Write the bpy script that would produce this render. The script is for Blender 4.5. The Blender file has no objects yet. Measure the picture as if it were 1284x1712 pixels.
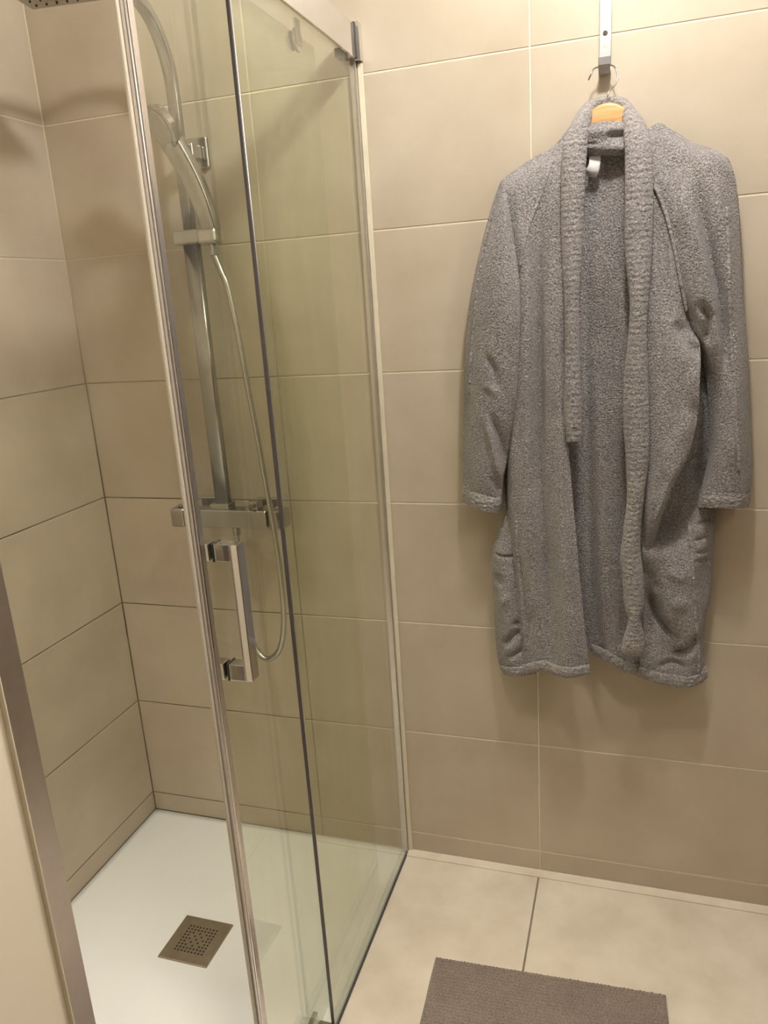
import bpy, bmesh, math, random
from mathutils import Vector, Matrix, noise

S = bpy.context.scene
COL = S.collection
# ------------------------------------------------------------------ camera
cam_d = bpy.data.cameras.new('camera')
cam_d.sensor_fit = 'HORIZONTAL'
cam_d.sensor_width = 36.0
cam_d.lens = 36.0 * 1290.2 / 1284.0
cam_d.clip_start = 0.02
cam = bpy.data.objects.new('camera', cam_d)
COL.objects.link(cam)
YAW, PITCH, ROLL = 0.323139, -0.267433, 0.066243
_R = (Matrix.Rotation(YAW, 3, 'Z') @ Matrix.Rotation(PITCH, 3, 'X') @ Matrix.Rotation(ROLL, 3, 'Y'))
_r, _f, _u = _R.col[0], _R.col[1], _R.col[2]
M = Matrix(((_r[0], _u[0], -_f[0], 0.554908), (_r[1], _u[1], -_f[1], -1.660245), (_r[2], _u[2], -_f[2], 1.416119), (0, 0, 0, 1)))
cam.matrix_world = M
S.camera = cam
# ------------------------------------------------------------------ light and exposure
S.view_settings.view_transform = 'Standard'
S.view_settings.look = 'None'
S.view_settings.gamma = 1.0
S.view_settings.use_curve_mapping = False
S.view_settings.exposure = 0.11
S.cycles.transparent_max_bounces = 24
S.cycles.max_bounces = 10
S.cycles.glossy_bounces = 6
W = bpy.data.worlds.new('world')
S.world = W
W.use_nodes = True
W.node_tree.nodes['Background'].inputs[0].default_value = (1.0, .86, .66, 1)
W.node_tree.nodes['Background'].inputs[1].default_value = 0.15


def disk_light(x, y, z, power, size, col, spread=180):
    l = bpy.data.lights.new('disk_light', 'AREA')
    l.shape = 'DISK'
    l.size = size
    l.energy = power
    l.color = col
    l.spread = math.radians(spread)
    o = bpy.data.objects.new('disk_light', l)
    o.location = (x, y, z)
    COL.objects.link(o)
    return o



def globe(x, y, z, power, r, col):
    l = bpy.data.lights.new('globe_lamp', 'POINT')
    l.energy = power
    l.shadow_soft_size = r
    l.color = col
    o = bpy.data.objects.new('globe_lamp', l)
    o.location = (x, y, z)
    COL.objects.link(o)
    return o


WARM = (1.0, .92, .80)
globe(.54, -.60, 2.335, 30.0, .045, (1.0, .98, .94))          # globe on the ceiling, over the robe
disk_light(.25, -1.00, 2.385, 3.6, .14, WARM, 75)                   # second ceiling lamp, behind
disk_light(-.39, -.70, 2.385, 2.5, .12, (1.0, .97, .92), 85)   # added fill spot to brighten the tray, no fixture known here
ml = disk_light(1.33, -1.15, 1.95, 4.3, .30, WARM)              # unseen side lamp on the right wall, fixture assumed
ml.rotation_euler = (0, math.radians(80), 0)

# ------------------------------------------------------------------ materials
def mat(name):
    m = bpy.data.materials.new(name)
    m.use_nodes = True
    nt = m.node_tree
    return m, nt, nt.nodes['Principled BSDF'], nt.nodes, nt.links


def noise_col(nt, scale, detail, c0, c1, vec=None, p0=.3, p1=.7, rough=.55):
    n = nt.nodes.new('ShaderNodeTexNoise')
    n.inputs['Scale'].default_value = scale
    n.inputs['Detail'].default_value = detail
    n.inputs['Roughness'].default_value = rough
    if vec: nt.links.new(vec, n.inputs['Vector'])
    r = nt.nodes.new('ShaderNodeValToRGB')
    r.color_ramp.elements[0].position = p0
    r.color_ramp.elements[1].position = p1
    r.color_ramp.elements[0].color = (*c0, 1)
    r.color_ramp.elements[1].color = (*c1, 1)
    nt.links.new(n.outputs[0], r.inputs[0])
    return r.outputs[0], n


def bump(nt, bsdf, height, strength, dist):
    b = nt.nodes.new('ShaderNodeBump')
    b.inputs['Strength'].default_value = strength
    b.inputs['Distance'].default_value = dist
    nt.links.new(height, b.inputs['Height'])
    nt.links.new(b.outputs[0], bsdf.inputs['Normal'])
    return b


def tile_material(name, c0, c1, rough, mott=5.0):
    m, nt, b, N, L = mat(name)
    g = N.new('ShaderNodeNewGeometry')
    c, n = noise_col(nt, mott, 7, c0, c1, g.outputs['Position'])
    oi = N.new('ShaderNodeObjectInfo')
    mr = N.new('ShaderNodeMapRange')
    mr.inputs[3].default_value = .965
    mr.inputs[4].default_value = 1.03
    L.new(oi.outputs['Random'], mr.inputs[0])
    mx = N.new('ShaderNodeMix')
    mx.data_type = 'RGBA'
    mx.blend_type = 'MULTIPLY'
    mx.inputs[0].default_value = 1
    L.new(c, mx.inputs[6])
    L.new(mr.outputs[0], mx.inputs[7])
    L.new(mx.outputs[2], b.inputs['Base Color'])
    b.inputs['Roughness'].default_value = rough
    b.inputs['Specular IOR Level'].default_value = .35
    n2 = N.new('ShaderNodeTexNoise')
    n2.inputs['Scale'].default_value = 60
    n2.inputs['Detail'].default_value = 4
    L.new(g.outputs['Position'], n2.inputs['Vector'])
    bump(nt, b, n2.outputs[0], .08, .002)
    return m


M_TILE = tile_material('beige_wall_tile', (.49, .41, .31), (.585, .505, .395), .42)
M_FTILE = tile_material('beige_floor_tile', (.63, .55, .43), (.79, .71, .59), .45, 7.0)


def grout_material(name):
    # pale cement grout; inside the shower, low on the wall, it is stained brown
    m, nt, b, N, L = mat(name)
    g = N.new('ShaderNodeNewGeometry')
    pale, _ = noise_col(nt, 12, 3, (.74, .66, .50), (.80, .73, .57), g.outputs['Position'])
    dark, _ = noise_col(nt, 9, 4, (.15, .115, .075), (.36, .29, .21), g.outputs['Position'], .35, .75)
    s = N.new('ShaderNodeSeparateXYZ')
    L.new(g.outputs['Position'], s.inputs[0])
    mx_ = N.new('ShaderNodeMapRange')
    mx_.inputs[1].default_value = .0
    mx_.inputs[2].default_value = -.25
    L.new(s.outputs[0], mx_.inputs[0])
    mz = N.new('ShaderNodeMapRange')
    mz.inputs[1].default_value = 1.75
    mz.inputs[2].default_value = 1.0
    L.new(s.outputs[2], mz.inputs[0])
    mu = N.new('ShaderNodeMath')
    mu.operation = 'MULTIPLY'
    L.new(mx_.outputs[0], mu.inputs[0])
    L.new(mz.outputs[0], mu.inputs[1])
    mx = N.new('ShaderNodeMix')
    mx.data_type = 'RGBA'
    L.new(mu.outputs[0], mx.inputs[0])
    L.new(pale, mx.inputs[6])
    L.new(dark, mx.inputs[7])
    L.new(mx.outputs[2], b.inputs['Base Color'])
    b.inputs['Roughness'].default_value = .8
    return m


M_GROUT = grout_material('cement_grout')


def plain(name, col, rough, metal=0.0, spec=.5, nscale=0, namp=.06, coat=0):
    m, nt, b, N, L = mat(name)
    if nscale:
        t = N.new('ShaderNodeTexCoord')
        c, _ = noise_col(nt, nscale, 4, [v * (1 - namp) for v in col], [min(1, v * (1 + namp)) for v in col], t.outputs['Object'])
        L.new(c, b.inputs['Base Color'])
    else:
        b.inputs['Base Color'].default_value = (*col, 1)
    b.inputs['Roughness'].default_value = rough
    b.inputs['Metallic'].default_value = metal
    b.inputs['Specular IOR Level'].default_value = spec
    b.inputs['Coat Weight'].default_value = coat
    return m


M_FGROUT = plain('floor_grout', (.22, .18, .13), .85, nscale=20, namp=.15)
M_CAULK = plain('silicone_bead', (.72, .65, .49), .4, nscale=15)
M_PAINT = plain('cream_paint', (.90, .81, .65), .7, nscale=6, namp=.02)
M_FAR = plain('room_wall_finish', (.20, .165, .125), .6, nscale=5, namp=.04)
M_CEIL = plain('ceiling_paint', (.78, .75, .70), .8, nscale=4, namp=.02)
M_TRAY = plain('white_tray_resin', (.88, .88, .86), .38, nscale=7, namp=.015)
M_CHROME = plain('chrome', (.78, .77, .77), .09, 1.0, nscale=40, namp=.02)
M_SATIN = plain('satin_aluminium', (.70, .66, .66), .28, 1.0, nscale=60, namp=.04)
M_STEEL = plain('brushed_steel', (.62, .60, .58), .34, 1.0, nscale=80, namp=.06)
M_PLATE = plain('drain_steel', (.40, .345, .265), .5, 1.0, nscale=30, namp=.1)
M_HOLE = plain('hole_shade', (.02, .017, .012), .8, nscale=30)
M_EDGE_DARK = plain('dark_edge_strip', (.07, .06, .065), .3, 0, nscale=30)
M_STRAP = plain('dull_steel_strap', (.42, .41, .40), .42, 1.0, nscale=80, namp=.05)
M_WIRE = plain('steel_wire', (.38, .36, .34), .25, 1.0, nscale=80)
M_GASKET_GAP = plain('black_gasket_and_gap', (.02, .02, .02), .5, nscale=30)
M_CLEARSEAL = plain('milky_seal', (.50, .45, .36), .35, nscale=20)
M_WHITEPL = plain('label_fabric', (.62, .60, .59), .8, nscale=60)


def wood_material():
    m, nt, b, N, L = mat('hanger_wood')
    t = N.new('ShaderNodeTexCoord')
    mp = N.new('ShaderNodeMapping')
    mp.inputs['Scale'].default_value = (6, 40, 60)
    L.new(t.outputs['Object'], mp.inputs[0])
    c, n = noise_col(nt, 2.0, 4, (.58, .31, .12), (.76, .46, .21), mp.outputs[0])
    L.new(c, b.inputs['Base Color'])
    b.inputs['Roughness'].default_value = .35
    return m


M_WOOD = wood_material()


def glass_material():
    # thin clear sheet, greenish body, surface reflection by Schlick's law on both faces
    m = bpy.data.materials.new('shower_glass')
    m.use_nodes = True
    nt = m.node_tree
    N, L = nt.nodes, nt.links
    N.clear()
    out = N.new('ShaderNodeOutputMaterial')
    tr = N.new('ShaderNodeBsdfTransparent')
    tr.inputs[0].default_value = (.936, .950, .900, 1)
    gl = N.new('ShaderNodeBsdfGlossy')
    gl.inputs['Roughness'].default_value = .015
    gl.inputs['Color'].default_value = (1, 1, 1, 1)
    lw = N.new('ShaderNodeLayerWeight')
    lw.inputs[0].default_value = .5
    pw = N.new('ShaderNodeMath')
    pw.operation = 'POWER'
    pw.inputs[1].default_value = 5
    L.new(lw.outputs['Facing'], pw.inputs[0])
    ma = N.new('ShaderNodeMath')
    ma.operation = 'MULTIPLY_ADD'
    ma.inputs[1].default_value = .96
    ma.inputs[2].default_value = .04
    L.new(pw.outputs[0], ma.inputs[0])
    # faint limescale film
    g = N.new('ShaderNodeNewGeometry')
    mp = N.new('ShaderNodeMapping')
    mp.inputs['Scale'].default_value = (30, 30, 2.2)
    L.new(g.outputs['Position'], mp.inputs[0])
    n = N.new('ShaderNodeTexNoise')
    n.inputs['Scale'].default_value = 1
    n.inputs['Detail'].default_value = 3
    L.new(mp.outputs[0], n.inputs['Vector'])
    mr = N.new('ShaderNodeMapRange')
    mr.inputs[1].default_value = .45
    mr.inputs[2].default_value = .8
    mr.inputs[3].default_value = .0
    mr.inputs[4].default_value = .035
    L.new(n.outputs[0], mr.inputs[0])
    df = N.new('ShaderNodeBsdfDiffuse')
    df.inputs[0].default_value = (.8, .8, .76, 1)
    m0 = N.new('ShaderNodeMixShader')
    L.new(mr.outputs[0], m0.inputs[0])
    L.new(tr.outputs[0], m0.inputs[1])
    L.new(df.outputs[0], m0.inputs[2])
    mx = N.new('ShaderNodeMixShader')
    L.new(ma.outputs[0], mx.inputs[0])
    L.new(m0.outputs[0], mx.inputs[1])
    L.new(gl.outputs[0], mx.inputs[2])
    L.new(mx.outputs[0], out.inputs[0])
    return m


M_GLASS = glass_material()


def terry_material(name, c0, c1, scale, strength, rib=None):
    m, nt, b, N, L = mat(name)
    g = N.new('ShaderNodeTexCoord')
    v = g.outputs['Object']
    c, n = noise_col(nt, scale, 3, c0, c1, v, .36, .64, .7)
    big, _ = noise_col(nt, 14, 2, (.90, .90, .92), (1.06, 1.05, 1.03), v)
    mx = N.new('ShaderNodeMix')
    mx.data_type = 'RGBA'
    mx.blend_type = 'MULTIPLY'
    mx.inputs[0].default_value = 1
    L.new(c, mx.inputs[6])
    L.new(big, mx.inputs[7])
    L.new(mx.outputs[2], b.inputs['Base Color'])
    b.inputs['Roughness'].default_value = .95
    b.inputs['Specular IOR Level'].default_value = .1
    b.inputs['Sheen Weight'].default_value = .35
    b.inputs['Sheen Roughness'].default_value = .6
    b.inputs['Sheen Tint'].default_value = (.9, .86, .84, 1)
    vo = N.new('ShaderNodeTexVoronoi')
    vo.inputs['Scale'].default_value = scale * .8
    L.new(v, vo.inputs['Vector'])
    ad = N.new('ShaderNodeMath')
    ad.operation = 'SUBTRACT'
    L.new(n.outputs[0], ad.inputs[0])
    L.new(vo.outputs['Distance'], ad.inputs[1])
    h = ad.outputs[0]
    if rib:
        wv = N.new('ShaderNodeTexWave')
        wv.wave_type = 'BANDS'
        wv.bands_direction = 'Z'
        wv.inputs['Scale'].default_value = rib
        wv.inputs['Distortion'].default_value = 2.5
        wv.inputs['Detail'].default_value = 2
        wv.inputs['Detail Scale'].default_value = 3
        L.new(v, wv.inputs['Vector'])
        a2 = N.new('ShaderNodeMath')
        a2.operation = 'MULTIPLY_ADD'
        a2.inputs[1].default_value = .4
        L.new(wv.outputs['Fac'], a2.inputs[0])
        L.new(h, a2.inputs[2])
        h = a2.outputs[0]
    bump(nt, b, h, strength, .003)
    return m


M_TERRY = terry_material('grey_terry', (.125, .115, .112), (.41, .382, .374), 330, .7)
M_BAND = terry_material('grey_terry_border', (.165, .151, .148), (.40, .372, .362), 280, .6, rib=28)
M_COLUMN = plain('shower_column_chrome', (.48, .47, .46), .26, 1.0, nscale=40, namp=.04)
M_MAT = terry_material('taupe_mat_pile', (.185, .14, .112), (.32, .255, .21), 300, .5)

# ------------------------------------------------------------------ mesh helpers
def link(name, me, m, parent=None):
    o = bpy.data.objects.new(name, me)
    COL.objects.link(o)
    if m is not None and not me.materials:
        me.materials.append(m)
    if parent is not None:
        o.parent = parent
        o.matrix_parent_inverse = parent.matrix_world.inverted()
    return o


def thing(name, label, cat, loc=(0, 0, 0), group=None, kind=None):
    o = bpy.data.objects.new(name, None)
    o.location = loc
    COL.objects.link(o)
    o.empty_display_size = .05
    o.matrix_world = Matrix.Translation(loc)
    if label: o['label'] = label
    if cat: o['category'] = cat
    if group: o['group'] = group
    o['kind'] = kind or 'thing'
    return o


def smooth(me, on=True):
    me.polygons.foreach_set('use_smooth', [on] * len(me.polygons))


def bm_to(name, bm, m, parent=None, sm=False):
    me = bpy.data.meshes.new(name)
    bmesh.ops.recalc_face_normals(bm, faces=bm.faces)
    bm.to_mesh(me)
    bm.free()
    if sm: smooth(me)
    return link(name, me, m, parent)


def add_box(bm, x0, x1, y0, y1, z0, z1, bev=0, seg=2, rot=None, about=None):
    r = bmesh.ops.create_cube(bm, size=1)
    vs = r['verts']
    for v in vs:
        v.co = Vector(((x0 + x1) / 2 + v.co.x * (x1 - x0), (y0 + y1) / 2 + v.co.y * (y1 - y0), (z0 + z1) / 2 + v.co.z * (z1 - z0)))
    if bev:
        es = list({e for v in vs for e in v.link_edges})
        rr = bmesh.ops.bevel(bm, geom=es, offset=bev, segments=seg, affect='EDGES', profile=.5)
        vs = list({v for f in rr['faces'] for v in f.verts} | {v for v in vs if v.is_valid})
    if rot is not None:
        bmesh.ops.rotate(bm, verts=vs, cent=about, matrix=rot)
    return vs


def box(name, b, m, parent=None, bev=.001, seg=2, rot=None, about=None):
    bm = bmesh.new()
    add_box(bm, *b, bev, seg, rot, about)
    return bm_to(name, bm, m, parent)


def catmull(pts, n):
    P = [Vector(p) for p in pts]
    P = [P[0] * 2 - P[1]] + P + [P[-1] * 2 - P[-2]]
    out = []
    for i in range(1, len(P) - 2):
        for k in range(n):
            t = k / n
            a, b, c, d = P[i - 1:i + 3]
            out.append(.5 * ((2 * b) + (c - a) * t + (2 * a - 5 * b + 4 * c - d) * t * t + (3 * b - a - 3 * c + d) * t ** 3))
    out.append(P[-2].copy())
    return out


def add_sweep(bm, pts, prof, up=Vector((0, 0, 1)), caps=True, radii=None):
    """sweep a closed profile [(a, b)] along pts; a runs along the side vector, b along the other normal"""
    n = len(pts)
    rings = []
    side = None
    for i in range(n):
        t = (pts[min(i + 1, n - 1)] - pts[max(i - 1, 0)]).normalized()
        if side is None:
            side = t.cross(up)
            if side.length < 1e-4: side = t.cross(Vector((1, 0, 0)))
        else:
            side = side - t * side.dot(t)
        side.normalize()
        nb = side.cross(t)
        k = radii[i] if radii else 1
        rings.append([bm.verts.new(pts[i] + side * a * k + nb * b * k) for a, b in prof])
    m = len(prof)
    for i in range(n - 1):
        for j in range(m):
            bm.faces.new((rings[i][j], rings[i][(j + 1) % m], rings[i + 1][(j + 1) % m], rings[i + 1][j]))
    if caps:
        bm.faces.new(rings[0][::-1])
        bm.faces.new(rings[-1])


def circ(r, n=10):
    return [(r * math.cos(2 * math.pi * k / n), r * math.sin(2 * math.pi * k / n)) for k in range(n)]


def rrect(w, h, r=.003, k=3):
    out = []
    for cx, cy, a0 in ((w / 2 - r, h / 2 - r, 0), (-w / 2 + r, h / 2 - r, 90), (-w / 2 + r, -h / 2 + r, 180), (w / 2 - r, -h / 2 + r, 270)):
        for i in range(k):
            a = math.radians(a0 + 90 * i / (k - 1))
            out.append((cx + r * math.cos(a), cy + r * math.sin(a)))
    return out


def tube(name, pts, r, m, parent=None, n=10, sub=8, up=Vector((0, 0, 1))):
    bm = bmesh.new()
    add_sweep(bm, catmull(pts, sub) if sub > 1 else [Vector(p) for p in pts], circ(r, n), up)
    return bm_to(name, bm, m, parent, True)


def add_cyl(bm, a, b, r, n=20, r2=None):
    a, b = Vector(a), Vector(b)
    add_sweep(bm, [a, b], circ(1, n), Vector((0, 0, 1)) if abs((b - a).normalized().z) < .9 else Vector((0, 1, 0)), True, [r, r if r2 is None else r2])


def cyl(name, a, b, r, m, parent=None, n=20, bev=0):
    bm = bmesh.new()
    a, b = Vector(a), Vector(b)
    d = (b - a).normalized()
    up = Vector((0, 0, 1)) if abs(d.z) < .9 else Vector((0, 1, 0))
    if bev:
        add_sweep(bm, [a, a + d * bev, b - d * bev, b], circ(1, n), up, True, [r - bev, r, r, r - bev])
    else:
        add_sweep(bm, [a, b], circ(1, n), up, True, [r, r])
    o = bm_to(name, bm, m, parent)
    return o


# ------------------------------------------------------------------ the room: walls with single tiles
def tile_mesh(w, h, t=.006, ch=.0009):
    """a tile lying in local XY, face at +Z = 0, chamfered rim"""
    me = bpy.data.meshes.new('tile')
    v = []
    for z, i in ((-t, 0), (-ch, 0), (0, ch)):
        v += [(-w / 2 + i, -h / 2 + i, z), (w / 2 - i, -h / 2 + i, z), (w / 2 - i, h / 2 - i, z), (-w / 2 + i, h / 2 - i, z)]
    f = [(8, 9, 10, 11), (3, 2, 1, 0)]
    for k in (0, 4):
        for j in range(4):
            f.append((k + j, k + (j + 1) % 4, k + 4 + (j + 1) % 4, k + 4 + j))
    me.from_pydata(v, [], f)
    return me


_tiles = {}
rnd = random.Random(3)


def tile(w, h, parent, loc, axes, m, jit=.0002):
    key = (round(w, 4), round(h, 4), m.name)
    if key not in _tiles:
        _tiles[key] = tile_mesh(w, h)
        _tiles[key].materials.append(m)
    o = bpy.data.objects.new('tile', _tiles[key])
    ax, ay, az = (Vector(a) for a in axes)
    p = Vector(loc) - az * rnd.uniform(0, jit)
    o.matrix_world = Matrix(((ax.x, ay.x, az.x, p.x), (ax.y, ay.y, az.y, p.y), (ax.z, ay.z, az.z, p.z), (0, 0, 0, 1)))
    COL.objects.link(o)
    o.parent = parent
    return o


GAP = .0032
ZROWS = [0.0] + [.0595 + .3 * k for k in range(8)] + [2.40]


def wall(name, b, m):
    o = box(name, b, m, None, 0)
    o['kind'] = 'structure'
    return o


def tile_wall(parent, edges, rows, place, m, gap=GAP):
    for i in range(len(edges) - 1):
        for k in range(len(rows) - 1):
            w, h = edges[i + 1] - edges[i] - gap, rows[k + 1] - rows[k] - gap
            if w < .01 or h < .01: continue
            place(parent, (edges[i] + edges[i + 1]) / 2, (rows[k] + rows[k + 1]) / 2, w, h, m)


CEIL = 2.40
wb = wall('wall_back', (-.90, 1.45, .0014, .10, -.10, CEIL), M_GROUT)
tile_wall(wb, [-.778, -.2405, .3515, .9435, 1.37], ZROWS,
          lambda p, u, v, w, h, m: tile(w, h, p, (u, 0, v), ((1, 0, 0), (0, 0, 1), (0, -1, 0)), m), M_TILE)
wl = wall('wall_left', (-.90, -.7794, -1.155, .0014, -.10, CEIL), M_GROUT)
tile_wall(wl, [-1.14, -.592, 0], ZROWS,
          lambda p, u, v, w, h, m: tile(w, h, p, (-.778, u, v), ((0, 1, 0), (0, 0, 1), (1, 0, 0)), m), M_TILE)
# end pier closing the shower on the near side: its right face is the pale strip at lower left
ws = wall('wall_left_pier', (-.90, -.004, -2.45, -1.1565, -.10, CEIL), M_PAINT)
wr = wall('wall_right', (1.37, 1.47, -2.45, .10, -.10, CEIL), M_FAR)
wf = wall('wall_front', (-.90, 1.47, -2.55, -2.45, -.10, CEIL), M_FAR)
ce = wall('ceiling', (-.90, 1.47, -2.55, .10, CEIL, CEIL + .08), M_CEIL)
bm = bmesh.new()
add_box(bm, .0042, 1.47, -2.55, .10, -.10, -.0016)
add_box(bm, -.90, .0042, -2.55, .10, -.10, -.0305)
fl = bm_to('floor', bm, M_FGROUT)
fl['kind'] = 'structure'
for (x0, x1) in ((.006, .3495), (.3515, .9435), (.9455, 1.37)):
    for (y0, y1) in ((-.6225, -.0235), (-1.2225, -.6235), (-1.8225, -1.2235), (-2.45, -1.8235)):
        tile(x1 - x0 - .002, y1 - y0 - .0015, fl, ((x0 + x1) / 2, (y0 + y1) / 2, 0), ((1, 0, 0), (0, 1, 0), (0, 0, 1)), M_FTILE)
bm = bmesh.new()
add_sweep(bm, [Vector((.004, 0, 0)), Vector((1.37, 0, 0))], [(.024, -.001), (.024, .0012), (.006, .0022), (.0005, .004), (.0005, -.001)], Vector((0, 0, 1)))
o = bm_to('trim_1', bm, M_FTILE)
o['kind'] = 'structure'

# ------------------------------------------------------------------ shower tray and drain
tray = thing('shower_tray', 'white resin shower tray set flush with the floor behind the glass', 'shower tray', (-.39, -.57, -.01))
bm = bmesh.new()
nx, ny = 40, 56
X0, X1, Y0, Y1 = -.7775, .0035, -1.1545, -.001
DC = Vector((-.397, -.410))
vs = {}
for i in range(nx + 1):
    for j in range(ny + 1):
        x, y = X0 + (X1 - X0) * i / nx, Y0 + (Y1 - Y0) * j / ny
        d = (Vector((x, y)) - DC).length
        e = min(x - X0, X1 - x, y - Y0, Y1 - y)
        z = .0005 - .0035 * max(0, 1 - d / .5) * min(1, e / .05)
        vs[i, j] = bm.verts.new((x, y, z))
for i in range(nx):
    for j in range(ny):
        bm.faces.new((vs[i, j], vs[i + 1, j], vs[i + 1, j + 1], vs[i, j + 1]))
r = bmesh.ops.extrude_face_region(bm, geom=bm.faces[:])
for v in [g for g in r['geom'] if isinstance(g, bmesh.types.BMVert)]: v.co.z = -.03
bm_to('basin', bm, M_TRAY, tray, True)
for p in tray.children[0].data.polygons:
    p.use_smooth = p.normal.z > .9

drain = thing('shower_drain', 'square dark metal drain cover with a dotted hole pattern in the white tray', 'drain cover', (-.397, -.410, -.003))
box('cover_plate', (-.4605, -.3335, -.4735, -.3465, -.0035, .0012), M_PLATE, drain, .0015, 2)
bm = bmesh.new()
for i in range(9):
    for j in range(9):
        if (i + j) % 2 and 1 < i < 7 and 1 < j < 7: continue
        add_cyl(bm, (-.397 + (i - 4) * .0088, -.410 + (j - 4) * .0088, .0006), (-.397 + (i - 4) * .0088, -.410 + (j - 4) * .0088, .00135), .0026, 8)
h = bm_to('drain_hole_discs', bm, M_HOLE, drain)  # solid dark discs, the shade of the holes put into their colour
h['kind'] = 'stuff'

# ------------------------------------------------------------------ shower screen: fixed panel, rail, sliding door
ZB, ZT = 1.885, 1.951      # rail
fix = thing('fixed_glass_panel', 'clear fixed glass panel standing against the tiled back wall', 'glass panel', (0, -.27, 0))
box('glass_pane', (-.003, .003, -.5405, -.006, .003, 1.925), M_GLASS, fix, .0004, 1)
box('glass_edge_dark', (-.0030, .0030, -.5440, -.5405, .003, 1.925), M_EDGE_DARK, fix, .0006, 1)  # stands in for the bare glass edge, its dark reflection put into colour
box('edge_lip', (-.0033, .0033, -.5405, -.5385, .003, 1.925), M_SATIN, fix, .0004, 1)
box('wall_channel', (-.0072, .0056, -.013, -.0002, .002, ZT), M_SATIN, fix, .0008, 1)
box('wall_bead', (.0058, .0175, -.0045, -.0002, .0035, ZB - .005), M_CAULK, fix, .0018, 2)
box('floor_bead', (.0030, .0066, -.540, -.004, -.001, .0045), M_EDGE_DARK, fix, .0008, 1)

rail = thing('shower_rail', 'chrome rail running along the top of the shower screen to the back wall', 'rail', (0, -.6, ZB))
box('rail_bar', (.0036, .0105, -1.128, -.0225, ZB, ZT - .004), M_CHROME, rail, .0008, 2)
box('rail_gap_dark', (.0040, .0112, -.0225, -.0185, ZB + .001, ZT - .001), M_GASKET_GAP, rail, .0005, 1)  # added black strip painting the dark gap and chamfer reflection beside the bracket
box('wall_bracket', (.0060, .0190, -.0185, -.0002, ZB - .003, ZT), M_CHROME, rail, .0015, 2)
box('end_stop', (-.020, -.0036, -.062, -.030, ZB - .004, ZB + .012), M_GASKET_GAP, rail, .002, 2)

door = thing('sliding_glass_door', 'frameless sliding glass door with chrome front edge and bar handle, pushed half open', 'shower door', (-.03, -.45, .01))
box('glass_pane', (-.0335, -.0275, -.747, -.150, .010, 1.878), M_GLASS, door, .0004, 1)
bm = bmesh.new()
add_box(bm, -.0380, -.0225, -.7655, -.7455, .008, 1.93, .0018, 2)
bm_to('front_profile', bm, M_SATIN, door)
box('profile_ridge', (-.0228, -.0200, -.7635, -.7595, .008, 1.93), M_CHROME, door, .001, 2)
box('magnetic_seal', (-.033, -.0285, -.7725, -.7655, .008, 1.93), M_CLEARSEAL, door, .002, 2)
for y in (-.235, -.665):
    rol = cyl('roller', (-.0235, y, 1.868), (-.0275, y, 1.868), .020, M_STEEL, door, 24, .001)
    cyl('roller_cap', (-.0335, y, 1.868), (-.0385, y, 1.868), .016, M_STEEL, rol, 24, .001)
    box('roller_hanger', (-.0265, -.0215, y - .010, y + .010, 1.86, 1.90), M_STEEL, rol, .001, 1)
# bar handle outside with its pair of posts and gaskets, grip knobs inside
HY0, HY1 = -.722, -.700
hb = box('handle_bar', (.0005, .0145, HY0, HY1, .872, 1.090), M_CHROME, door, .0012, 2)
for z0, z1 in ((1.064, 1.090), (.872, .898)):
    box('handle_post', (-.0245, .0006, HY0, HY1, z0, z1), M_CHROME, hb, .0010, 2)
    box('handle_gasket', (-.0275, -.0245, HY0 - .001, HY1 + .001, z0 - .001, z1 + .001), M_GASKET_GAP, hb, .0005, 1)
    box('inner_post', (-.0525, -.0335, HY0, HY1, z0, z1), M_CHROME, hb, .0012, 2)
guide = thing('door_guide', 'small chrome floor guide block at the foot of the fixed glass panel', 'door guide', (-.015, -.55, 0))
bm = bmesh.new()
add_box(bm, -.046, -.0345, -.575, -.535, .0008, .026, .003, 3)
add_box(bm, -.0265, .010, -.575, -.5475, .0008, .022, .003, 3)
add_box(bm, -.046, .010, -.575, -.5475, .0008, .006, .001, 1)
bm_to('guide_block', bm, M_CHROME, guide)
cyl('guide_screw', (-.010, -.561, .0215), (-.010, -.561, .0235), .004, M_STEEL, guide, 14, .0005)
jamb = thing('shower_door_jamb', 'brushed aluminium upright strip on the pale wall edge at lower left', 'door jamb', (0, -1.14, 0))
box('jamb_channel', (-.032, .0005, -1.1555, -1.1265, .0012, 1.96), M_SATIN, jamb, .0012, 2)
box('jamb_bead', (-.006, .0018, -1.1572, -1.1548, .0012, 1.96), M_CAULK, jamb, .0006, 1)

# ------------------------------------------------------------------ shower column on the back wall
sc = thing('shower_column', 'chrome shower column with thermostatic bar mixer and flat riser pipe behind the glass door', 'shower column', (-.385, -.06, .93))
mx = box('mixer_body', (-.478, -.262, -.092, -.050, .914, .958), M_COLUMN, sc, .004, 3)
for a, b_ in ((-.521, -.482), (-.258, -.219)):
    k = box('control_knob', (a, b_, -.0935, -.0485, .9125, .9595), M_COLUMN, sc, .006, 3)
    c = (a + b_) / 2
    box('knob_button', (c - .006, c + .006, -.077, -.066, .9595, .965), M_COLUMN, k, .002, 2)
for x in (-.452, -.300):
    rz = box('wall_rosette', (x - .032, x + .032, -.009, -.0002, .905, .969), M_COLUMN, sc, .004, 3)
    cyl('wall_union', (x, -.009, .936), (x, -.052, .936), .015, M_COLUMN, rz, 20, .001)
db = box('diverter_block', (-.3085, -.2835, -.088, -.058, .958, .980), M_COLUMN, sc, .003, 2)
box('diverter_lever', (-.3015, -.2905, -.116, -.088, .964, .974), M_COLUMN, db, .003, 2)
wb_ = box('riser_socket', (-.4125, -.3615, -.086, -.050, .957, .972), M_COLUMN, sc, .003, 2)
cyl('hose_outlet', (-.356, -.070, .914), (-.356, -.070, .892), .0095, M_COLUMN, sc, 20, .001)
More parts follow.
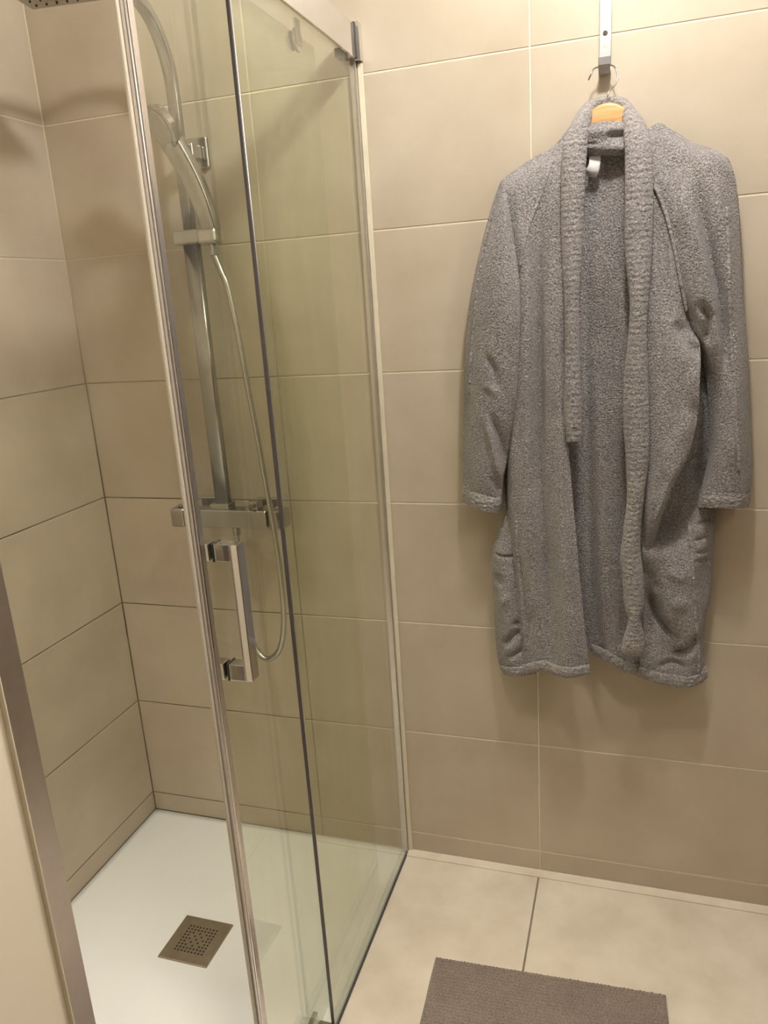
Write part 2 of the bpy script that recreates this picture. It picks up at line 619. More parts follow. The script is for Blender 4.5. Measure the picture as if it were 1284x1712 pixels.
# riser: flat section pipe, bending forward into the arm of the rain head
pts = [Vector((-.385, -.066, .965)), Vector((-.385, -.066, 1.572)), Vector((-.385, -.066, 1.86))]
rad = .115
for k in range(1, 11):
    a = math.radians(90 * k / 10)
    pts.append(Vector((-.385, -.066 - rad * (1 - math.cos(a)), 1.86 + rad * math.sin(a) * 1.35)))
pts += [Vector((-.385, -.30, 2.0150)), Vector((-.385, -.385, 2.0130))]
bm = bmesh.new()
add_sweep(bm, pts[:2] , rrect(.036, .020, .004), Vector((0, -1, 0)))
add_sweep(bm, [pts[1]] + pts[2:], rrect(.026, .018, .004), Vector((0, -1, 0)))
bm_to('riser_pipe', bm, M_COLUMN, sc, True)
wbk = bmesh.new()
add_box(wbk, -.402, -.350, -.012, -.0002, 1.722, 1.786, .004, 3)
add_box(wbk, -.388, -.360, -.058, -.010, 1.738, 1.768, .004, 3)
bm_to('wall_bracket', wbk, M_COLUMN, sc)
# slider that carries the handset
sl = box('slider', (-.412, -.347, -.098, -.050, 1.560, 1.590), M_COLUMN, sc, .004, 3)
box('handset_holder', (-.346, -.300, -.112, -.070, 1.556, 1.588), M_STEEL, sl, .007, 3)

# rain head
rh = thing('rain_shower_head', 'square flat rain shower head hung from the top of the shower column', 'shower head', (-.385, -.39, 1.985))
rot = Matrix.Rotation(math.radians(9), 3, 'Z')
cen = Vector((-.392, -.385, 1.985))
box('spray_plate', (cen.x - .122, cen.x + .122, cen.y - .122, cen.y + .122, 1.980, 1.990), M_STEEL, rh, .002, 2, rot, cen)
cyl('swivel', (-.385, -.385, 1.990), (-.385, -.385, 2.006), .016, M_CHROME, rh, 20, .001)
bm = bmesh.new()
for i in range(11):
    for j in range(11):
        p = cen + rot @ Vector(((i - 5) * .0205, (j - 5) * .0205, 0))
        add_cyl(bm, (p.x, p.y, 1.9802), (p.x, p.y, 1.977), .0024, 6, .0016)
nz = bm_to('nozzles', bm, M_GASKET_GAP, rh)
nz['kind'] = 'stuff'

# handset: paddle body with a flat head, leaning in the holder
hs = thing('hand_shower', 'chrome hand shower leaning in the sliding holder on the riser', 'hand shower', (-.322, -.09, 1.57))
ax = catmull([(-.318, -.092, 1.556), (-.319, -.096, 1.60), (-.331, -.108, 1.665), (-.345, -.122, 1.715), (-.361, -.136, 1.757)], 8)
bm = bmesh.new()
n = len(ax)
rr = [1.0 + .25 * math.sin(math.pi * i / (n - 1)) + .35 * (i / (n - 1)) ** 3 for i in range(n)]
add_sweep(bm, ax, rrect(.035, .023, .008, 4), Vector((0, 1, 0)), True, rr)
bm_to('handle', bm, M_COLUMN, hs, True)
hd = (ax[-1] - ax[-6]).normalized()
fn = Vector((-.52, -.72, -.45)).normalized()          # the way the sprays face
hc = ax[-1] + hd * .030
bm = bmesh.new()
add_sweep(bm, [hc - fn * .012, hc - fn * .009, hc + fn * .006, hc + fn * .009], circ(1, 32), Vector((0, 0, 1)), True, [.034, .042, .047, .044])
hh = bm_to('spray_head', bm, M_COLUMN, hs, False)
bm = bmesh.new()
add_sweep(bm, [hc + fn * .0088, hc + fn * .0105], circ(1, 28), Vector((0, 0, 1)), True, [.036, .035])
bm_to('spray_face', bm, M_STEEL, hh)
cyl('hose_nut', (-.318, -.092, 1.556), (-.316, -.094, 1.532), .0095, M_COLUMN, hs, 16, .001)

hose = thing('shower_hose', 'ribbed metal shower hose looping from the hand shower down to the mixer', 'hose', (-.30, -.1, .58))
hp = [(-.316, -.094, 1.533), (-.300, -.102, 1.497), (-.286, -.106, 1.458), (-.271, -.108, 1.337), (-.262, -.108, 1.231), (-.252, -.108, 1.123), (-.244, -.110, 1.03),
      (-.233, -.112, .90), (-.230, -.112, .80), (-.236, -.108, .69), (-.258, -.104, .612), (-.298, -.100, .580), (-.333, -.092, .612), (-.350, -.082, .70), (-.357, -.074, .80), (-.3565, -.0705, .893)]
c = catmull(hp, 40)
rr = [1 + (.12 if i % 2 else -.12) for i in range(len(c))]
bm = bmesh.new()
add_sweep(bm, c, circ(.0066, 8), Vector((1, 0, 0)), True, rr)
bm_to('hose_tube', bm, M_STEEL, hose, True)

# ------------------------------------------------------------------ bath mat
matt = thing('bath_mat', 'taupe bath mat with a fine woven bobble pile lying on the floor', 'bath mat', (.40, -.68, 0))
A = Vector((.160, -.327, 0))
ang = math.atan2(.022, .480)
U = Vector((math.cos(ang), math.sin(ang), 0))
V = Vector((math.sin(ang), -math.cos(ang), 0))
MW, MH = .482, .76
bm = bmesh.new()
NX, NY = 62, 98
sx, sy = 4 * NX, 4 * NY
vs = []
for i in range(sx + 1):
    col = []
    for j in range(sy + 1):
        a, b = i / 4, j / 4
        off = .5 if int(b) % 2 else 0
        hgt = abs(math.sin(math.pi * (a + off))) ** .7 * abs(math.sin(math.pi * b)) ** .7
        u, v = MW * i / sx, MH * j / sy
        e = min(u, MW - u, v, MH - v)
        q = min(1, e / .006)
        hgt *= .75 + .5 * noise.noise(Vector((int(a + off) * 3.1, int(b) * 1.7, .5)))
        z = .0035 + .0050 * math.sqrt(q) + .0056 * hgt * q
        w = .0016 * noise.noise(Vector((u * 9, v * 9, 2)))
        p = A + U * (u + w * (1 if i in (0, sx) else 0)) + V * (v + w * (1 if j in (0, sy) else 0))
        col.append(bm.verts.new((p.x, p.y, z)))
    vs.append(col)
for i in range(sx):
    for j in range(sy):
        bm.faces.new((vs[i][j], vs[i][j + 1], vs[i + 1][j + 1], vs[i + 1][j]))
o = bm_to('pile', bm, M_MAT, matt, True)
o['kind'] = 'stuff'
bm = bmesh.new()
q = [A + U * a * MW + V * b * MH for a, b in ((0, 0), (1, 0), (1, 1), (0, 1))]
lo = [bm.verts.new((p.x, p.y, .0004)) for p in q]
hi = [bm.verts.new((p.x, p.y, .0042)) for p in q]
bm.faces.new(lo[::-1]); bm.faces.new(hi)
for k in range(4): bm.faces.new((lo[k], lo[(k + 1) % 4], hi[(k + 1) % 4], hi[k]))
bm_to('backing', bm, M_MAT, matt)

# ------------------------------------------------------------------ hook strap, hanger
st = thing('hook_strap', 'flat steel strap with a bent hook lip, holding the clothes hanger on the wall', 'hook', (.49, 0, 1.79))
prof = [Vector((.4895, -.0040, 2.30)), Vector((.4895, -.0040, 1.86)), Vector((.4895, -.0040, 1.806)), Vector((.4895, -.0060, 1.7975)),
        Vector((.4895, -.0120, 1.7925)), Vector((.4895, -.0240, 1.7915)), Vector((.4895, -.0325, 1.7955)), Vector((.4895, -.0365, 1.803)), Vector((.4895, -.0375, 1.815))]
bm = bmesh.new()
add_sweep(bm, prof, rrect(.0215, .0022, .0006, 2), Vector((0, 1, 0)))
o = bm_to('strap_plate', bm, M_STRAP, st)
sw = cyl('screw', (.4893, -.0049, 1.862), (.4893, -.0068, 1.862), .0045, M_CHROME, st, 16, .0008)
box('screw_slot', (.4893 - .0005, .4893 + .0005, -.0071, -.0066, 1.8590, 1.8650), M_HOLE, sw, 0)
cyl('screw_hole', (.4895, -.0048, 1.8414), (.4895, -.0056, 1.8414), .0036, M_CAULK, st, 14, .0003)

hg = thing('clothes_hanger', 'wooden clothes hanger with a steel wire hook, inside the grey bathrobe', 'hanger', (.496, -.056, 1.73))
bm = bmesh.new()
spine = [Vector((.3420, -.059, 1.5880)), Vector((.3900, -.058, 1.6140)), Vector((.4350, -.057, 1.6560)), Vector((.4690, -.056, 1.6990)), Vector((.4958, -.056, 1.7110)),
         Vector((.5220, -.056, 1.6985)), Vector((.5560, -.057, 1.6540)), Vector((.6040, -.058, 1.6120)), Vector((.6500, -.059, 1.5850))]
c = catmull(spine, 8)
rr = [.45 + .75 * math.exp(-((p.x - .4958) / .040) ** 2) for p in c]
add_sweep(bm, c, rrect(.040, .010, .0045, 4), Vector((0, -1, 0)), True, rr)
bm_to('shoulder_bar', bm, M_WOOD, hg, True)
wire = [(.4618, -.040, 1.7799), (.4668, -.040, 1.7900), (.4705, -.036, 1.7980), (.4790, -.0310, 1.8010), (.4900, -.0240, 1.7985), (.5015, -.0290, 1.8015), (.5095, -.036, 1.7930), (.5132, -.040, 1.7774),
        (.5085, -.046, 1.7640), (.5005, -.052, 1.7560), (.4966, -.0555, 1.7467), (.4958, -.056, 1.7250)]
tube('wire_hook', wire, .0014, M_WIRE, hg, 8, 8, Vector((0, 1, 0)))

# control points of the robe: (x, depth off the wall, z) in tenths of a millimetre
GRIDS = {
 'front_left': [
  [(2985,580,16215),(3233,520,16389),(3481,480,16526),(3705,460,16631),(3907,460,16712),(4074,460,16828),(4285,500,17042)],
  [(3086,750,15908),(3315,820,16007),(3538,800,16092),(3762,800,16152),(3962,820,16181),(4129,850,16212),(4332,820,16245)],
  [(3169,720,15143),(3378,900,15117),(3567,870,15103),(3728,800,15093),(3939,880,15071),(4140,900,15054),(4334,850,15040)],
  [(3235,660,14244),(3409,900,14233),(3559,900,14224),(3716,780,14213),(3902,920,14201),(4129,940,14186),(4345,850,14172)],
  [(3218,660,13319),(3370,900,13326),(3548,920,13319),(3716,760,13301),(3886,940,13304),(4096,980,13296),(4314,880,13280)],
  [(3138,660,12366),(3307,900,12389),(3502,940,12388),(3732,780,12362),(3881,960,12379),(4072,1020,12380),(4273,950,12366)],
  [(3047,600,11367),(3213,880,11415),(3467,960,11426),(3726,820,11398),(3873,960,11421),(4094,1050,11435),(4288,1000,11424)],
  [(2996,580,10335),(3169,880,10407),(3453,970,10431),(3708,860,10407),(3864,950,10429),(4118,1100,10467),(4361,1040,10455)],
  [(2999,580,9269),(3169,850,9355),(3462,960,9397),(3727,900,9386),(3863,900,9390),(4166,1140,9470),(4447,1070,9457)],
  [(3081,580,8171),(3244,800,8260),(3491,920,8316),(3739,880,8313),(3888,860,8313),(4238,1170,8444),(4534,1080,8425)],
  [(3169,600,7047),(3314,780,7135),(3547,870,7190),(3754,880,7209),(3918,860,7212),(4287,1190,7381),(4635,1080,7358)],
  [(3234,600,6173),(3362,750,6257),(3573,850,6324),(3772,880,6356),(3952,870,6367),(4312,1200,6559),(4726,1080,6536)],
  [(3255,600,5833),(3370,750,5919),(3582,840,6043),(3783,880,6111),(3953,900,6050),(4324,1200,6151),(4751,1060,6205)],
 ],
 'side_left': [
  [(2943,350,10675),(3086,450,10697),(3245,500,10708),(3459,500,10708)],
  [(2985,420,9763),(3083,550,9800),(3218,600,9816),(3459,600,9820)],
  [(2830,420,9217),(3003,600,9276),(3190,650,9296),(3452,600,9288)],
  [(2646,420,8768),(2902,680,8862),(3158,660,8865),(3446,600,8856)],
  [(2582,420,8372),(2881,760,8504),(3177,660,8482),(3440,600,8473)],
  [(2600,420,7514),(2920,800,7685),(3214,660,7646),(3468,600,7637)],
  [(2618,420,6634),(2955,800,6830),(3279,660,6792),(3509,600,6782)],
  [(2670,420,5961),(2986,750,6151),(3322,660,6136),(3541,600,6126)],
  [(2802,420,5684),(3026,700,5802),(3344,660,5841),(3565,600,5876)],
 ],
 'back': [
  [(3979,400,16703),(4644,500,16551),(4966,520,16492),(5336,500,16464),(5907,400,16505)],
  [(3578,380,16220),(4592,500,16101),(4970,480,16064),(5365,500,16021),(6285,380,15940)],
  [(3438,340,14914),(4431,500,14831),(4933,540,14790),(5422,500,14753),(6542,340,14671)],
  [(3266,320,13297),(4377,500,13254),(4890,460,13227),(5453,530,13204),(6871,300,13122)],
  [(2932,160,11550),(4400,460,11574),(4911,560,11582),(5485,500,11563),(7064,280,11502)],
  [(2868,140,9959),(4473,420,10050),(4987,600,10102),(5514,450,10071),(7143,260,10044)],
  [(3001,280,8342),(4563,380,8444),(5006,640,8554),(5485,450,8509),(7100,260,8512)],
  [(3121,280,6904),(4695,360,7049),(5083,660,7207),(5535,500,7169),(7030,260,7169)],
  [(3301,280,6249),(4791,380,6332),(5157,660,6312),(5595,560,6030),(6773,300,5764)],
 ],
 'front_right': [
  [(5491,750,16081),(5563,800,16067),(5635,820,16057),(5696,840,16048),(5757,850,16041),(5809,800,16041)],
  [(5524,800,15514),(5689,880,15491),(5791,920,15478),(5884,860,15475),(5956,860,15468),(6029,800,15466)],
  [(5520,800,14734),(5729,920,14714),(5862,1000,14700),(5988,880,14695),(6100,920,14685),(6246,850,14676)],
  [(5493,800,13988),(5726,940,13975),(5912,1040,13964),(6060,950,13953),(6206,940,13944),(6419,800,13929)],
  [(5505,800,13384),(5741,960,13380),(5949,1080,13375),(6159,1040,13362),(6327,980,13351),(6542,680,13325)],
  [(5514,800,12993),(5771,980,12995),(6001,1110,12995),(6251,1120,12985),(6469,1100,12974),(6688,900,12949)],
  [(5528,800,12310),(5799,1000,12325),(6041,1140,12335),(6292,1160,12329),(6497,1220,12330),(6689,1120,12313)],
  [(5542,800,11611),(5816,1000,11639),(6060,1170,11662),(6314,1180,11660),(6510,1240,11666),(6672,1160,11651)],
  [(5557,800,10894),(5812,1000,10935),(6037,1180,10972),(6230,1200,10976),(6408,1260,10988),(6540,1180,10971)],
  [(5581,780,10279),(5794,1000,10335),(5945,1190,10383),(6097,1210,10390),(6203,1260,10403),(6304,1180,10385)],
  [(5629,700,9633),(5776,950,9708),(5873,1170,9773),(5961,1190,9780),(6038,1200,9785),(6119,1100,9758)],
  [(5687,620,9099),(5790,820,9166),(5844,1000,9224),(5900,1020,9233),(5959,920,9203),(6009,760,9154)],
  [(5725,550,8488),(5794,700,8544),(5827,780,8574),(5862,780,8575),(5899,700,8549),(5937,550,8497)],
 ],
 'skirt_right': [
  [(6208,120,12210),(6376,120,12205),(6542,120,12200),(6708,120,12195),(6872,120,12190),(7046,120,12185)],
  [(6006,200,10520),(6190,220,10525),(6394,240,10530),(6596,280,10539),(6862,300,10545),(7115,200,10523)],
  [(5842,220,9631),(6052,260,9646),(6340,320,9669),(6595,440,9707),(6854,580,9751),(7153,340,9691)],
  [(5756,500,9219),(5968,400,9194),(6269,440,9216),(6624,620,9282),(6863,700,9313),(7152,340,9211)],
  [(5762,860,8857),(5943,970,8902),(6175,850,8870),(6632,760,8858),(6881,720,8854),(7140,340,8736)],
  [(5797,780,8376),(5934,880,8420),(6130,880,8429),(6640,880,8454),(6834,700,8397),(7138,340,8280)],
  [(5834,740,7833),(5976,720,7834),(6226,880,7912),(6658,900,7946),(6877,700,7879),(7127,340,7750)],
  [(5823,720,7284),(6016,620,7254),(6316,800,7353),(6679,880,7414),(6922,700,7352),(7058,340,7206)],
  [(5798,760,6820),(6063,680,6804),(6420,660,6823),(6723,840,6931),(6920,680,6872),(7055,340,6725)],
  [(5774,720,6311),(6073,780,6367),(6499,600,6316),(6748,740,6408),(6942,650,6380),(7087,340,6240)],
  [(5731,670,6041),(6084,770,5985),(6512,650,5865),(6770,700,5903),(6963,600,5939),(7133,340,5990)],
 ],
 'sleeve_left': [
  [(2948,500,16163),(2993,560,16195),(3061,620,16213),(3129,620,16185),(3209,550,16109)],
  [(2784,420,15804),(2954,740,15760),(3103,880,15735),(3182,800,15734),(3255,600,15744)],
  [(2583,400,15207),(2843,860,15163),(3103,1040,15133),(3247,860,15130),(3313,600,15137)],
  [(2391,400,14532),(2718,920,14504),(3081,1140,14477),(3329,960,14461),(3372,600,14462)],
  [(2243,400,13833),(2618,940,13829),(3048,1180,13812),(3357,1000,13789),(3384,600,13774)],
  [(2132,400,12865),(2500,920,12896),(2930,1170,12901),(3306,1000,12872),(3321,600,12836)],
  [(2069,400,11860),(2456,920,11928),(2874,1120,11948),(3209,950,11916),(3216,500,11850)],
  [(2022,400,10950),(2394,880,11044),(2800,1040,11075),(3049,820,11030),(3061,500,10966)],
  [(1997,400,10284),(2373,880,10401),(2714,1000,10432),(2918,800,10386),(2920,500,10315)],
  [(2010,450,9999),(2356,850,10053),(2688,920,9997),(2866,780,9937),(2871,500,9876)],
 ],
 'sleeve_right': [
  [(5558,550,16761),(5842,500,16914),(6068,500,16788),(6459,500,16526),(6824,480,16369),(7061,450,16189)],
  [(5606,750,16408),(5877,720,16540),(6149,780,16441),(6499,800,16282),(6876,760,16187),(7151,450,15962)],
  [(5676,860,16028),(5958,860,16068),(6238,900,16004),(6534,920,15931),(6914,840,15842),(7217,420,15700)],
  [(5945,880,15447),(6153,1000,15437),(6389,1080,15389),(6648,920,15328),(6954,920,15260),(7295,400,15208)],
  [(6164,880,14660),(6378,1060,14658),(6614,1140,14586),(6823,880,14547),(7068,920,14527),(7363,400,14479)],
  [(6334,840,13935),(6526,1080,13894),(6785,1120,13857),(7002,820,13818),(7183,920,13809),(7434,400,13731)],
  [(6484,700,13438),(6674,1000,13366),(6893,1080,13295),(7095,780,13226),(7274,900,13223),(7517,400,13140)],
  [(6758,500,12692),(6852,780,12713),(7013,940,12721),(7129,800,12704),(7319,920,12707),(7575,400,12651)],
  [(6888,450,11998),(6971,600,12016),(7061,760,12035),(7167,840,12043),(7380,960,12053),(7634,400,11973)],
  [(6965,400,11049),(7002,600,11087),(7054,840,11133),(7197,980,11159),(7460,940,11149),(7717,400,11044)],
  [(6911,450,10456),(6947,660,10505),(7024,880,10556),(7213,1000,10585),(7506,900,10563),(7759,420,10454)],
  [(6803,500,10026),(6852,720,10083),(6986,920,10137),(7235,980,10156),(7542,880,10135),(7747,450,10027)],
 ],
 'cuff_left': [
  [(1975,400,10054),(2338,880,10113),(2670,960,10034),(2861,820,9987),(2877,450,9917)],
  [(1970,400,9904),(2341,920,9965),(2661,1000,9900),(2864,860,9840),(2860,450,9756)],
  [(1976,400,9726),(2331,900,9775),(2626,980,9697),(2818,840,9636),(2816,450,9566)],
 ],
 'cuff_right': [
  [(6792,480,10070),(6856,780,10147),(7001,970,10186),(7250,1030,10193),(7545,930,10171),(7767,450,10063)],
  [(6788,480,9897),(6850,800,9983),(6995,1000,10026),(7254,1060,10047),(7549,960,10025),(7765,450,9905)],
  [(6782,480,9760),(6847,780,9831),(7003,980,9877),(7264,1040,9887),(7550,940,9865),(7741,450,9758)],
 ],
 'neck': [
  [(4556,680,16989),(4762,790,17005),(5002,820,17000),(5228,800,16966),(5411,700,16922)],
  [(4539,750,16870),(4767,880,16851),(5007,920,16835),(5232,880,16815),(5415,780,16780)],
  [(4528,730,16734),(4766,840,16709),(5007,860,16688),(5232,800,16681),(5417,760,16636)],
  [(4518,730,16614),(4767,830,16571),(5009,860,16529),(5236,860,16513),(5420,780,16504)],
  [(4510,600,16521),(4761,680,16472),(5005,700,16432),(5235,700,16416),(5421,660,16421)],
 ],
 'label': [
  [(4651,620,16482),(4747,620,16472),(4854,620,16470)],
  [(4656,700,16389),(4752,710,16367),(4858,700,16367)],
  [(4648,750,16312),(4745,760,16280),(4850,740,16282)],
  [(4595,740,16238),(4713,750,16183),(4829,730,16173)],
  [(4569,660,16189),(4666,660,16116),(4774,660,16085)],
 ],
 'lapel': [
  [(4323,1000,11194),(4347,1100,11214),(4384,1160,11227),(4417,1170,11232),(4448,1160,11232),(4476,1100,11223),(4485,1000,11205)],
  [(4265,1000,11783),(4296,1100,11798),(4347,1160,11806),(4393,1170,11807),(4438,1160,11804),(4479,1100,11794),(4495,1000,11779)],
  [(4286,960,12830),(4311,1060,12835),(4350,1120,12835),(4384,1130,12830),(4417,1120,12823),(4446,1060,12812),(4456,960,12800)],
  [(4274,940,13846),(4299,1040,13847),(4337,1100,13846),(4371,1110,13844),(4403,1100,13842),(4432,1040,13839),(4442,940,13836)],
  [(4230,930,14831),(4265,1030,14825),(4322,1090,14818),(4375,1100,14813),(4427,1090,14810),(4474,1030,14808),(4494,930,14810)],
  [(4221,930,15781),(4261,1030,15768),(4328,1090,15755),(4391,1100,15748),(4452,1090,15743),(4509,1030,15744),(4534,930,15751)],
  [(4240,880,16552),(4282,980,16534),(4352,1040,16517),(4418,1050,16508),(4483,1040,16502),(4544,980,16504),(4570,880,16515)],
  [(4318,780,16861),(4353,880,16841),(4413,940,16827),(4468,950,16821),(4522,940,16818),(4573,880,16824),(4594,780,16838)],
  [(4416,660,17100),(4443,760,17074),(4487,820,17048),(4528,830,17031),(4567,820,17018),(4604,760,17015),(4618,660,17025)],
  [(4512,520,17283),(4533,620,17254),(4564,680,17223),(4592,690,17202),(4619,680,17185),(4643,620,17177),(4652,520,17186)],
  [(4639,320,17405),(4651,420,17377),(4668,480,17347),(4681,490,17327),(4693,480,17312),(4703,420,17306),(4704,320,17316)],
  [(4785,240,17473),(4793,340,17444),(4802,400,17415),(4809,410,17396),(4815,400,17381),(4819,340,17376),(4818,240,17388)],
  [(4998,220,17459),(5002,320,17432),(5006,380,17406),(5009,390,17389),(5011,380,17377),(5011,320,17375),(5009,220,17387)],
  [(5179,240,17422),(5179,340,17396),(5176,400,17373),(5172,410,17360),(5168,400,17350),(5163,340,17351),(5158,240,17364)],
  [(5297,320,17331),(5293,420,17306),(5284,480,17281),(5274,490,17267),(5264,480,17256),(5253,420,17255),(5246,320,17268)],
  [(5406,500,17155),(5393,600,17130),(5368,660,17107),(5341,670,17092),(5315,660,17082),(5287,600,17080),(5272,500,17092)],
  [(5543,680,16948),(5519,780,16927),(5471,840,16909),(5423,850,16899),(5374,840,16893),(5325,780,16896),(5299,680,16909)],
  [(5640,800,16692),(5607,900,16677),(5543,960,16669),(5478,970,16669),(5414,960,16672),(5348,900,16684),(5314,800,16701)],
  [(5697,900,16376),(5661,1000,16363),(5591,1060,16357),(5520,1070,16357),(5450,1060,16361),(5378,1000,16371),(5342,900,16387)],
  [(5736,960,15631),(5697,1060,15625),(5621,1120,15627),(5546,1130,15633),(5471,1120,15642),(5395,1060,15655),(5356,960,15668)],
  [(5738,980,14711),(5701,1080,14710),(5629,1140,14714),(5556,1150,14719),(5484,1140,14725),(5411,1080,14733),(5373,980,14739)],
  [(5697,1000,13870),(5674,1100,13871),(5630,1160,13871),(5586,1170,13869),(5542,1160,13868),(5498,1100,13865),(5475,1000,13862)],
  [(5680,1010,13221),(5657,1110,13222),(5613,1170,13215),(5569,1180,13204),(5525,1170,13193),(5480,1110,13178),(5457,1010,13166)],
  [(5734,1020,12330),(5698,1120,12340),(5629,1180,12345),(5561,1190,12344),(5492,1180,12340),(5422,1120,12331),(5387,1020,12317)],
  [(5763,1030,11587),(5726,1130,11601),(5654,1190,11608),(5582,1200,11606),(5510,1190,11601),(5438,1130,11587),(5400,1030,11569)],
  [(5780,1040,10884),(5747,1140,10905),(5682,1200,10918),(5619,1210,10920),(5555,1200,10918),(5491,1140,10906),(5458,1040,10885)],
  [(5709,1040,10101),(5687,1140,10127),(5644,1200,10142),(5602,1210,10144),(5560,1200,10140),(5517,1140,10124),(5495,1040,10098)],
  [(5665,1050,9547),(5643,1150,9570),(5601,1210,9575),(5558,1220,9564),(5515,1210,9548),(5472,1150,9516),(5450,1050,9479)],
  [(5666,1060,8985),(5639,1160,9004),(5584,1220,8997),(5530,1230,8973),(5476,1220,8942),(5421,1160,8894),(5392,1060,8846)],
  [(5736,1080,8457),(5705,1180,8493),(5645,1240,8512),(5585,1250,8513),(5526,1240,8506),(5466,1180,8481),(5435,1080,8443)],
  [(5761,1080,7860),(5732,1180,7896),(5676,1240,7912),(5621,1250,7908),(5565,1240,7895),(5510,1180,7862),(5481,1080,7816)],
  [(5699,1090,7503),(5685,1190,7544),(5659,1250,7565),(5634,1260,7565),(5608,1250,7556),(5583,1190,7526),(5570,1090,7481)],
  [(5777,1090,7147),(5747,1190,7182),(5688,1250,7189),(5630,1260,7173),(5572,1250,7148),(5513,1190,7100),(5484,1090,7044)],
  [(5797,1080,6792),(5760,1180,6840),(5689,1240,6868),(5619,1250,6872),(5548,1240,6867),(5477,1180,6838),(5440,1080,6790)],
  [(5741,1000,6667),(5712,1100,6718),(5657,1160,6754),(5603,1170,6765),(5548,1160,6766),(5493,1100,6744),(5465,1000,6699)],
 ],
}
CREASES = {
 'front_right': [
  ([(6240,13464),(6440,13054),(6741,12737)],-0.014,0.01),
  ([(6473,12747),(6363,12309),(6485,11855),(6704,11624)],-0.006,0.011),
  ([(5765,15624),(5913,14696),(6019,13205),(6044,11635)],-0.006,0.009),
  ([(6515,11627),(6264,11169),(6123,10459)],0.006,0.012),
  ([(6561,12612),(6598,12190),(6632,11852)],0.005,0.01),
 ],
 'skirt_right': [
  ([(5888,8040),(6082,7383),(6326,7062),(6587,6973)],-0.02,0.009),
  ([(6928,7107),(6714,6684),(6391,6519)],-0.018,0.009),
  ([(5934,8503),(6088,7985)],-0.006,0.009),
  ([(6735,9112),(7009,9183)],-0.006,0.004),
  ([(6745,8859),(7056,8871)],-0.006,0.004),
  ([(6751,8694),(7043,8656)],-0.006,0.004),
  ([(6778,9426),(7049,9520)],-0.007,0.005),
  ([(6076,6283),(6373,6351),(6728,6301)],-0.008,0.007),
  ([(6652,8342),(6189,8514)],0.006,0.012),
  ([(6328,7734),(6669,7887)],0.006,0.015),
 ],
 'sleeve_right': [
  ([(6623,13790),(6798,13483),(6822,12943)],-0.02,0.008),
  ([(6452,13448),(6626,13213),(6740,12947)],0.006,0.006),
  ([(7165,14398),(7281,12707),(7481,10446)],-0.005,0.008),
  ([(6488,16153),(6599,15354),(6790,14580),(6975,13821),(7113,13038),(7129,12494)],-0.014,0.008),
  ([(7149,12712),(7276,11599),(7398,10445)],0.005,0.01),
 ],
 'sleeve_left': [
  ([(2688,13014),(2871,12652),(2956,12171)],-0.008,0.008),
  ([(2622,12421),(2957,12195)],0.004,0.007),
  ([(2653,11813),(2806,11067),(2959,10203)],0.011,0.008),
  ([(2776,11811),(2920,11191),(2992,10562)],-0.012,0.009),
  ([(2715,10496),(2879,10021)],-0.005,0.007),
 ],
 'front_left': [
  ([(3840,16236),(3748,14870),(3715,12847),(3725,10416),(3842,8325),(3929,6235)],-0.011,0.009),
  ([(3534,14887),(3481,12856),(3493,10414),(3532,7761)],0.006,0.011),
  ([(4129,15055),(4086,12832),(4148,10420),(4289,7806),(4351,6416)],0.006,0.012),
  ([(3266,8705),(3353,7751),(3418,6911)],-0.006,0.004),
  ([(3501,7341),(3386,6550)],-0.005,0.008),
 ],
 'side_left': [
  ([(2655,8609),(3152,8629)],-0.008,0.003),
  ([(2750,8181),(2822,7903)],-0.01,0.01),
  ([(3070,7061),(3229,7044)],-0.01,0.007),
  ([(2842,6460),(3118,6804),(3306,6905)],-0.014,0.008),
  ([(2772,7473),(3044,7774)],0.006,0.01),
  ([(2945,6202),(3285,6423)],-0.01,0.006),
 ],
 'neck': [
  ([(4973,16751),(5354,16765)],-0.008,0.005),
  ([(4586,16676),(4818,16629)],-0.004,0.003),
 ],
 'back': [
  ([(4649,15780),(4610,12776),(4682,10329),(4793,6834)],-0.012,0.012),
  ([(5219,13890),(5217,10333),(5335,6592)],0.006,0.014),
 ],
}
SEAMS = [
  [(4014,880,16466),(3883,900,16129),(3747,900,15777),(3589,920,15420),(3473,940,14999),(3398,940,14622)],
  [(5738,910,15946),(5953,940,15492),(6133,960,14886),(6301,940,14149),(6428,850,13609)],
  [(3227,880,9498),(3203,860,9026),(3231,840,8615),(3277,800,7916),(3314,780,7135),(3354,760,6481)],
  [(6623,680,9501),(6694,800,8937),(6770,780,8165),(6846,790,7386),(6925,720,6687),(6949,660,6178)],
  [(7020,985,15357),(7085,1000,14604),(7146,1000,13781),(7250,1000,12717),(7363,1040,11620),(7463,1000,10586)],
  [(2873,670,15774),(2711,700,15237),(2583,740,14686),(2474,780,14064),(2357,780,13130),(2261,720,12152)],
]

# ------------------------------------------------------------------ bathrobe
ROBE_LABEL = 'grey terry bathrobe hanging open from a wooden hanger on the tiled wall'
robe = thing('bathrobe', ROBE_LABEL, 'bathrobe', (.49, -.08, 1.15))


SURF = []


def crom(a, b, c, d, t):
    return .5 * ((2 * b) + (c - a) * t + (2 * a - 5 * b + 4 * c - d) * t * t + (3 * b - a - 3 * c + d) * t ** 3)


def ev(P, u):
    n = len(P)
    i = min(int(u), n - 2)
    t = u - i
    a = P[i - 1] if i > 0 else P[0] * 2 - P[1]
    d = P[i + 2] if i + 2 < n else P[-1] * 2 - P[-2]
    return crom(a, P[i], P[i + 1], d, t)


